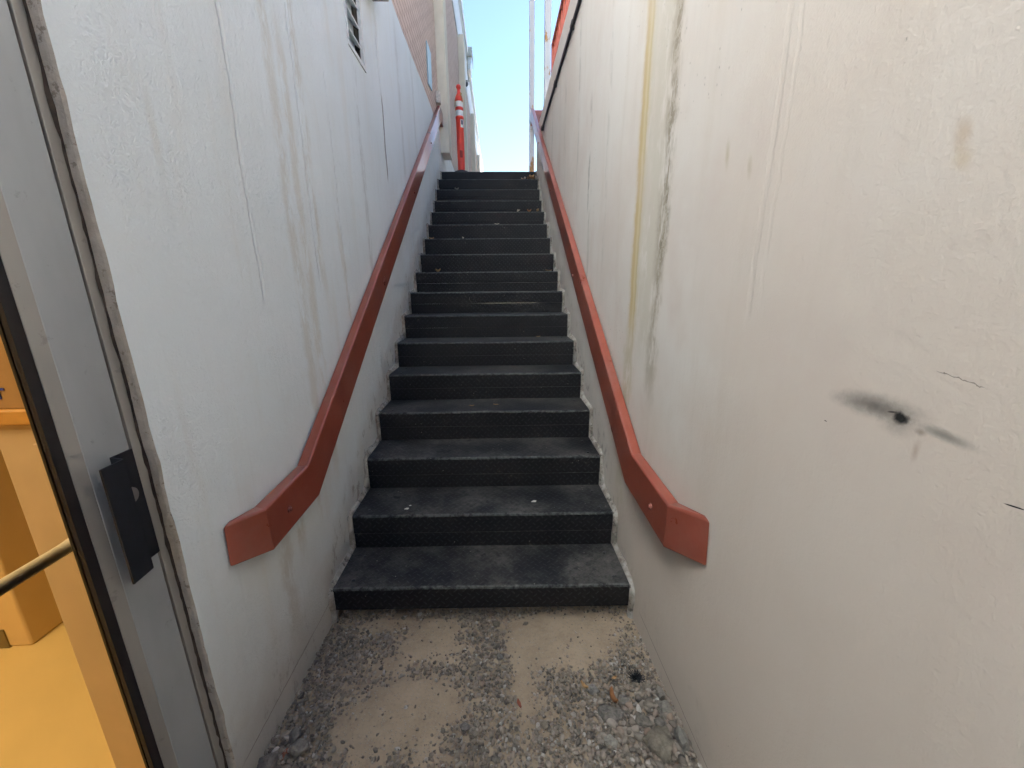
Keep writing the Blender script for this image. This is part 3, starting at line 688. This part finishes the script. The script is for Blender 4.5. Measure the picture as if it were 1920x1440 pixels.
mb = MB(); mb.box((-12, -8, 6.6), (.0, 26, 7.62)); mb.box((-12, -8, 7.45), (.02, 26, 7.5)); mb.build('fascia', M_fascia, bd)
mb = MB(); mb.box((-12.1, -8.1, 7.62), (.05, 26.1, 7.80)); mb.build('roof_edge', M_fascia, bd, bevel=.01)
for k, y in enumerate((.8 - 4.0, 4.7, 8.6, 12.55, 16.5, 20.4, 24.3)):
    if k == 0: continue
    mb = MB(); mb.box((-.02, y, 3.15), (.108, y + .34, 6.66)); mb.build('pilaster', M_stucco, bd, bevel=.008)
K_ = math.tan(SUN_EL) / math.sin(SUN_ROT); NX = 3.2; HL = 3.42 + (NX + .015) * K_; HT = 7.9 + (NX + .1) * K_; YN = 1.60 + NX / math.tan(SUN_ROT)  # unseen block added to keep sun off stairwell and brick, sized from sun angle
nb = empty('unseen_shade_block', (NX, 0, 2.85), 'unseen pale block added right of the stairwell to keep the sun off it, lower near the camera', 'building')
mb = MB(); mb.box((NX, -14, 2.8), (11, YN, HL - .08)); mb.box((NX, YN, 2.8), (11, 21, HT)); mb.build('wall', M_stucco, nb); mb = MB(); mb.box((NX - .03, -14.05, HL - .08), (11, YN - .01, HL)); mb.build('shade_block_cap', M_fascia, nb)
# box under the eave, nearest
mb = MB(); mb.box((-.014, .95, 3.07), (.092, 1.575, 3.55)); mb.build('junction_box', simple('box_paint', (.5, .48, .44), .6), bevel=.006, label='grey box fixed at the very top of the left wall, above the vent', cat='box')
# sign on bricks
sg = empty('notice_sign', (-.018, 3.93, 3.82), 'tall pale blue sign plate on the brick wall before the first pilaster', 'sign')
mb = MB(); mb.add([(-.017,3.80,3.60),(-.017,4.06,3.64),(-.017,4.10,4.05),(-.017,3.83,4.04),(-.004,3.80,3.60),(-.004,4.06,3.64),(-.004,4.10,4.05),(-.004,3.83,4.04)], [(0,1,2,3)[::-1],(4,5,6,7),(0,4,7,3)[::-1],(1,5,6,2),(0,1,5,4),(3,2,6,7)[::-1]])
mb.build('plate', simple('sign_blue', (.36, .58, .70), .35, var=.1, sc=10), sg)
mb = MB(); mb.box((-.004, 3.80, 3.61), (-.001, 3.822, 4.04)); mb.build('border', M_fascia, sg)
# floodlight and dome camera
fl = empty('floodlight', (0, 11.4, 7.5), 'grey floodlight fixture near the roof edge of the building', 'light fixture')
M_fix = simple('fixture_grey', (.42, .41, .35), .5)
mb = MB(); mb.box((-.0, 11.35, 7.25), (.03, 11.95, 7.85)); mb.build('bracket', M_fix, fl)
mb = MB(); mb.box((.03, 11.35, 7.62), (.16, 11.95, 7.84)); mb.build('housing', M_fix, fl, bevel=.01)
mb = MB(); mb.add([(.03,11.4,7.3),(.10,11.4,7.35),(.15,11.4,7.62),(.03,11.4,7.62),(.03,11.9,7.3),(.10,11.9,7.35),(.15,11.9,7.62),(.03,11.9,7.62)], [(0,1,2,3),(7,6,5,4),(0,4,5,1),(1,5,6,2),(2,6,7,3),(3,7,4,0)])
mb.build('lens', simple('lens_grey', (.7, .72, .72), .15), fl, bevel=.006)
dm = empty('security_camera', (.05, 10, 6.35), 'small dome security camera on the building wall under the floodlight', 'camera')
mb = MB(); mb.box((-.02, 9.94, 6.36), (.10, 10.06, 6.40)); mb.build('mount', M_fix, dm)
mb = MB(); mb.sphere((.05, 10, 6.34), .055, sz=1.1); mb.build('dome', simple('dome_dark', (.15, .15, .15), .2), dm)

# ------------------------------------------------------------------ delineator bollard
bo = empty('delineator_post', (.262, 4.70, 2.856), 'orange red delineator post with two reflective bands at the top of the stairs', 'bollard')
M_or = simple('orange_plastic', (.85, .07, .045), .35, var=.1, sc=8); M_refl = simple('reflective_white', (.72, .73, .72), .3, var=.05, sc=40)
bc = (.268, 4.70, 2.856)
mb = MB(); mb.lathe(bc, [(.14, 0), (.14, .02), (.10, .045), (.06, .06)], 24); mb.build('base', simple('rubber_base', (.03, .03, .032), .7), bo)
mb = MB(); mb.lathe(bc, [(.050, .055), (.052, .30), (.052, .715), (.058, .72), (.058, .735), (.050, .745), (.050, .815), (.056, .82), (.056, .85), (.050, .855), (.050, .925), (.055, .93), (.055, .955), (.048, .985), (.024, 1.03), (.020, 1.075)], 28); mb.build('tube', M_or, bo)
mb = MB(); mb.sphere((bc[0], bc[1], bc[2] + 1.105), .033); mb.build('knob', M_or, bo)
for z0, z1 in ((.746, .814), (.856, .924)):
    mb = MB(); mb.lathe((bc[0], bc[1], bc[2]), [(.0515, z0), (.0515, z1)], 28); mb.build('reflective_band', M_refl, bo)
stq = MB(); 
def patch(mb, a0, a1, z0, z1, r, n=6):
    V = []
    for k in range(n + 1):
        t = a0 + (a1 - a0) * k / n
        for zz in (z0, z1):
            for rr in (r, r + .001): V.append((bc[0] + rr * math.cos(t), bc[1] + rr * math.sin(t), bc[2] + zz))
    F = [(4*k+1, 4*k+5, 4*k+7, 4*k+3) for k in range(n)]; mb.add(V, F, True); return mb
patch(stq, R(-75), R(-20), .60, .70, .0525).build('sticker', M_refl, bo)
s2 = MB(); patch(s2, R(-66), R(-36), .635, .69, .0540).build('sticker_mark', simple('sticker_ink', (.10, .08, .14), .5), bo)
mb = MB(); patch(mb, R(-100), R(-60), .22, .31, .0525).build('hand_slot', simple('slot_dark', (.30, .02, .015), .6), bo)
# chain links round the neck
ch = MB(); M_chain = simple('gold_chain', (.45, .30, .08), .35, .6)
def link(mb, c, ax, r=.010, t=.0022):
    a = Vector(ax).orthogonal().normalized(); b = Vector(ax).cross(a).normalized(); pts = [Vector(c) + a * (r * math.cos(k * math.pi / 4)) + b * (r * .65 * math.sin(k * math.pi / 4)) for k in range(8)]
    for k in range(8): mb.tube(pts[k], pts[(k + 1) % 8], t, n=5, caps=False)
for k in range(13):
    t = k / 12; a = R(-150) + R(200) * t
    link(ch, (bc[0] + (.042 - .012 * t) * math.cos(a), bc[1] + (.045 - .012 * t) * math.sin(a), bc[2] + .96 + .09 * t), (math.cos(a + k * 1.2), math.sin(a + k), .5))
for k in range(8): link(ch, (bc[0] - .052 - .002 * (k % 3), bc[1] - .02, bc[2] + .95 - .016 * k), (1, k % 2, .2))
for k in range(7): link(ch, (bc[0] + .03 + .003 * k, bc[1] - .045, bc[2] + .99 - .012 * k), (k % 2, 1, .2))
ch.build('chain', M_chain, label='brass coloured plastic chain wrapped round the neck of the orange post', cat='chain')

# small white fitting at the top of the left handrail
mb = MB(); mb.box((-.014, 4.42, 3.66), (.045, 4.50, 3.80)); mb.build('junction_fitting', simple('fitting_white', (.66, .60, .52), .5, var=.25, sc=30), bevel=.006, label='small stained white fitting on the building just above the left handrail top', cat='fitting')

# ------------------------------------------------------------------ aluminium door at the left
def alu(nm, c):
    g = G(nm); n = g.noise(5, 5, .6, g.scl(1, 1, .3)); cc = g.mix(g.step(.35, .75, n), c, tuple(k * .82 for k in c)); v = g.noise(26, 5, .7)
    cc = g.mix(g.mul(g.step(.62, .7, v), .45), cc, tuple(k * .55 for k in c)); return g.out(cc, g.add(.30, g.mul(n, .25)), .35, .5)
M_alu = alu('anodised_aluminium', (.44, .47, .49)); M_alu2 = alu('dusty_aluminium', (.37, .36, .335)); M_gask = simple('black_gasket', (.014, .011, .010), .6)
D = -.040
df = empty('door_frame', (D, -.62, 0), 'grey aluminium door frame jamb beside the left plaster wall', 'door frame')
mb = MB(); mb.box((-.115, -.651, -.16), (D, -.585, 2.08)); mb.build('jamb', M_alu2, df, bevel=.0015)
mb = MB(); mb.box((-.115, -1.66, 2.08), (D, -.585, 2.13)); mb.build('header', M_alu2, df, bevel=.0015)
mb = MB(); mb.box((-.115, -1.66, -.16), (D, -1.60, 2.08)); mb.build('jamb', M_alu2, df, bevel=.0015)
cz = np.linspace(-.16, 2.08, 120); V = []
for z in cz: V += [(D + .0012, -.6335 + .0035 * fbm(z * 25, 1) + .002 * fbm(z * 70, 4), z), (D + .0012, -.600, z)]
mb = MB(); mb.add(V, [(2*i, 2*i+1, 2*i+3, 2*i+2) for i in range(len(cz)-1)]); mb.build('caulk_line', simple('dirty_caulk', (.06, .045, .035), .8, var=.5, sc=40), df)
dr = empty('glass_door', (D, -1.12, -.12), 'aluminium framed glass door on the left with a black pull handle', 'door')
mb = MB(); mb.box((-.085, -.745, -.13), (D, -.657, 2.06)); mb.build('stile', M_alu, dr, bevel=.0015)
mb = MB(); mb.box((-.085, -1.595, -.13), (D, -1.507, 2.06)); mb.build('stile', M_alu, dr, bevel=.0015)
mb = MB(); mb.box((-.085, -1.507, 1.96), (D, -.745, 2.06)); mb.build('top_rail', M_alu, dr, bevel=.0015)
mb = MB(); mb.add([(D - .001, -.745, -.13), (D - .006, -.768, -.13), (-.07, -.768, -.13), (-.07, -.745, -.13), (D - .001, -.745, 1.96), (D - .006, -.768, 1.96), (-.07, -.768, 1.96), (-.07, -.745, 1.96)], [(0,4,5,1)[::-1],(1,5,6,2)[::-1],(2,6,7,3)[::-1]])
mb.build('glazing_stop', M_alu2, dr)
mb = MB(); mb.box((-.066, -.787, -.13), (-.0475, -.768, 1.96)); mb.build('gasket', M_gask, dr)
gm = bpy.data.materials.new('window_glass'); gm.use_nodes = True; b_ = gm.node_tree.nodes['Principled BSDF']; b_.inputs['Transmission Weight'].default_value = 1; b_.inputs['Roughness'].default_value = .0; b_.inputs['IOR'].default_value = 1.1; b_.inputs['Base Color'].default_value = (.97, .97, .95, 1)
mb = MB(); mb.box((-.061, -1.507, -.13), (-.057, -.787, 1.96)); mb.build('glass_pane', gm, dr)
M_blk = simple('black_powder_coat', (.014, .016, .020), .45, var=.25, sc=30)
hd = MB()     # Z shaped pull: door plate, web, outer grip
T = .0035
def zpl(p, q, z0, z1, z0b, z1b, mb):
    d = Vector((q[0]-p[0], q[1]-p[1], 0)).normalized(); nn = Vector((-d.y, d.x, 0)) * T
    V = [(p[0], p[1], z0), (q[0], q[1], z0b), (q[0]+nn.x, q[1]+nn.y, z0b), (p[0]+nn.x, p[1]+nn.y, z0), (p[0], p[1], z1), (q[0], q[1], z1b), (q[0]+nn.x, q[1]+nn.y, z1b), (p[0]+nn.x, p[1]+nn.y, z1)]
    mb.add(V, [(3,2,1,0),(4,5,6,7),(0,1,5,4),(1,2,6,5),(2,3,7,6),(3,0,4,7)])
a_, b2_, c_, d_ = (D + .002, -.657), (D + .002, -.703), (-.008, -.710), (-.006, -.758)
zpl(a_, b2_, .703, .957, .703, .957, hd); zpl(b2_, c_, .700, .957, .700, .956, hd); zpl(c_, d_, .700, .956, .700, .956, hd)
ph = hd.build('pull_handle', M_blk, dr)
mb = MB(); mb.tube((D + .001, -.688, .862), (D + .0075, -.688, .862), .0185, n=24); mb.build('lock_cylinder', simple('lock_metal', (.35, .33, .30), .35, .7), dr)
pb = MB(); pb.tube((-.105, -1.50, .795), (-.105, -.775, .795), .0125, n=16); pb.tube((-.105, -.775, .795), (-.085, -.72, .81), .0125, .015, n=16); pb.build('push_bar', simple('bar_paint', (.80, .72, .55), .45, 0, sc=40), dr)

# ------------------------------------------------------------------ lit room behind the door
rm = empty('lit_room', (-1.5, -.9, -.15), 'orange lit room seen through the glass door', 'room')
M_rw = simple('room_wall_paint', (.68, .50, .25), .7, var=.05, sc=4); M_rf = simple('room_floor_vinyl', (.80, .61, .26), .6, var=.04, sc=4); M_rp = simple('brown_panel', (.58, .44, .29), .5, var=.08, sc=5)
F_ = -.15
mb = MB(); mb.add([(-3.2,-3.2,F_),(-.05,-3.2,F_),(-.05,1.6,F_),(-3.2,1.6,F_)], [(0,1,2,3)]); mb.build('room_floor', M_rf, rm)
mb = MB(); mb.add([(-3.2,1.6,F_),(-.31,1.6,F_),(-.31,1.6,2.5),(-3.2,1.6,2.5),(-3.2,-3.2,F_),(-3.2,-3.2,2.5),(-.31,-3.2,F_),(-.31,-3.2,2.5)], [(0,1,2,3),(0,3,5,4),(4,5,7,6)]); mb.build('room_walls', M_rw, rm)
mb = MB(); mb.add([(-3.2,-3.2,2.5),(-.06,-3.2,2.5),(-.06,1.6,2.5),(-3.2,1.6,2.5)], [(3,2,1,0)]); mb.build('room_ceiling', M_rw, rm)
mb = MB(); mb.box((-2.4, -.09, F_), (-1.216, .5, 2.5)); mb.build('column', M_rw, rm, bevel=.012)
mb = MB(); mb.box((-2.4, -.095, F_), (-1.30, -.05, -.06)); mb.build('skirting', simple('dark_skirting', (.20, .15, .06), .6), rm)
# reveal of the thick wall with a panel and ledge
mb = MB(); mb.box((-.382, -.60, F_ - .05), (-.116, .3, 2.5)); mb.build('reveal', M_rp, rm, bevel=.004)
mb = MB(); mb.box((-.300, -.606, F_), (-.118, -.6005, .952)); mb.build('reveal_panel', M_rp, rm, bevel=.004, seg=3)
mb = MB(); mb.box((-.60, -.618, 1.0), (-.118, -.5995, 1.036)); mb.build('ledge', simple('wood_ledge', (.60, .31, .08), .4, var=.1, sc=20), rm, bevel=.006, seg=3)
mb = MB(); mb.box((-.60, -.605, 1.037), (-.118, -.5985, 2.3)); mb.build('upper_panel', simple('upper_brown_panel', (.42, .25, .11), .5, var=.12, sc=6), rm)
M_ink = simple('blue_marker', (.02, .05, .34), .6)
mb = MB(); mb.box((-.352, -.6065, 1.078), (-.320, -.6055, 1.083)); mb.box((-.336, -.6066, 1.058), (-.331, -.6056, 1.083)); mb.build('letter', M_ink, rm)
lp = empty('ceiling_lamp', (-1.3, -1.6, 2.49), 'warm ceiling lamp inside the lit room', 'lamp')
em = bpy.data.materials.new('lamp_diffuser'); em.use_nodes = True; e_ = em.node_tree.nodes['Principled BSDF']; e_.inputs['Emission Color'].default_value = (1, .62, .25, 1); e_.inputs['Emission Strength'].default_value = .5
mb = MB(); mb.box((-1.6, -1.9, 2.44), (-1.0, -1.3, 2.485)); mb.build('diffuser', em, lp, bevel=.01)
ld = bpy.data.lights.new('room_light', 'AREA'); ld.energy = 4.5; ld.size = 1.2; ld.color = (1, .80, .46); lo = bpy.data.objects.new('room_light', ld); C.objects.link(lo); lo.location = (-1.3, -1.6, 2.42)
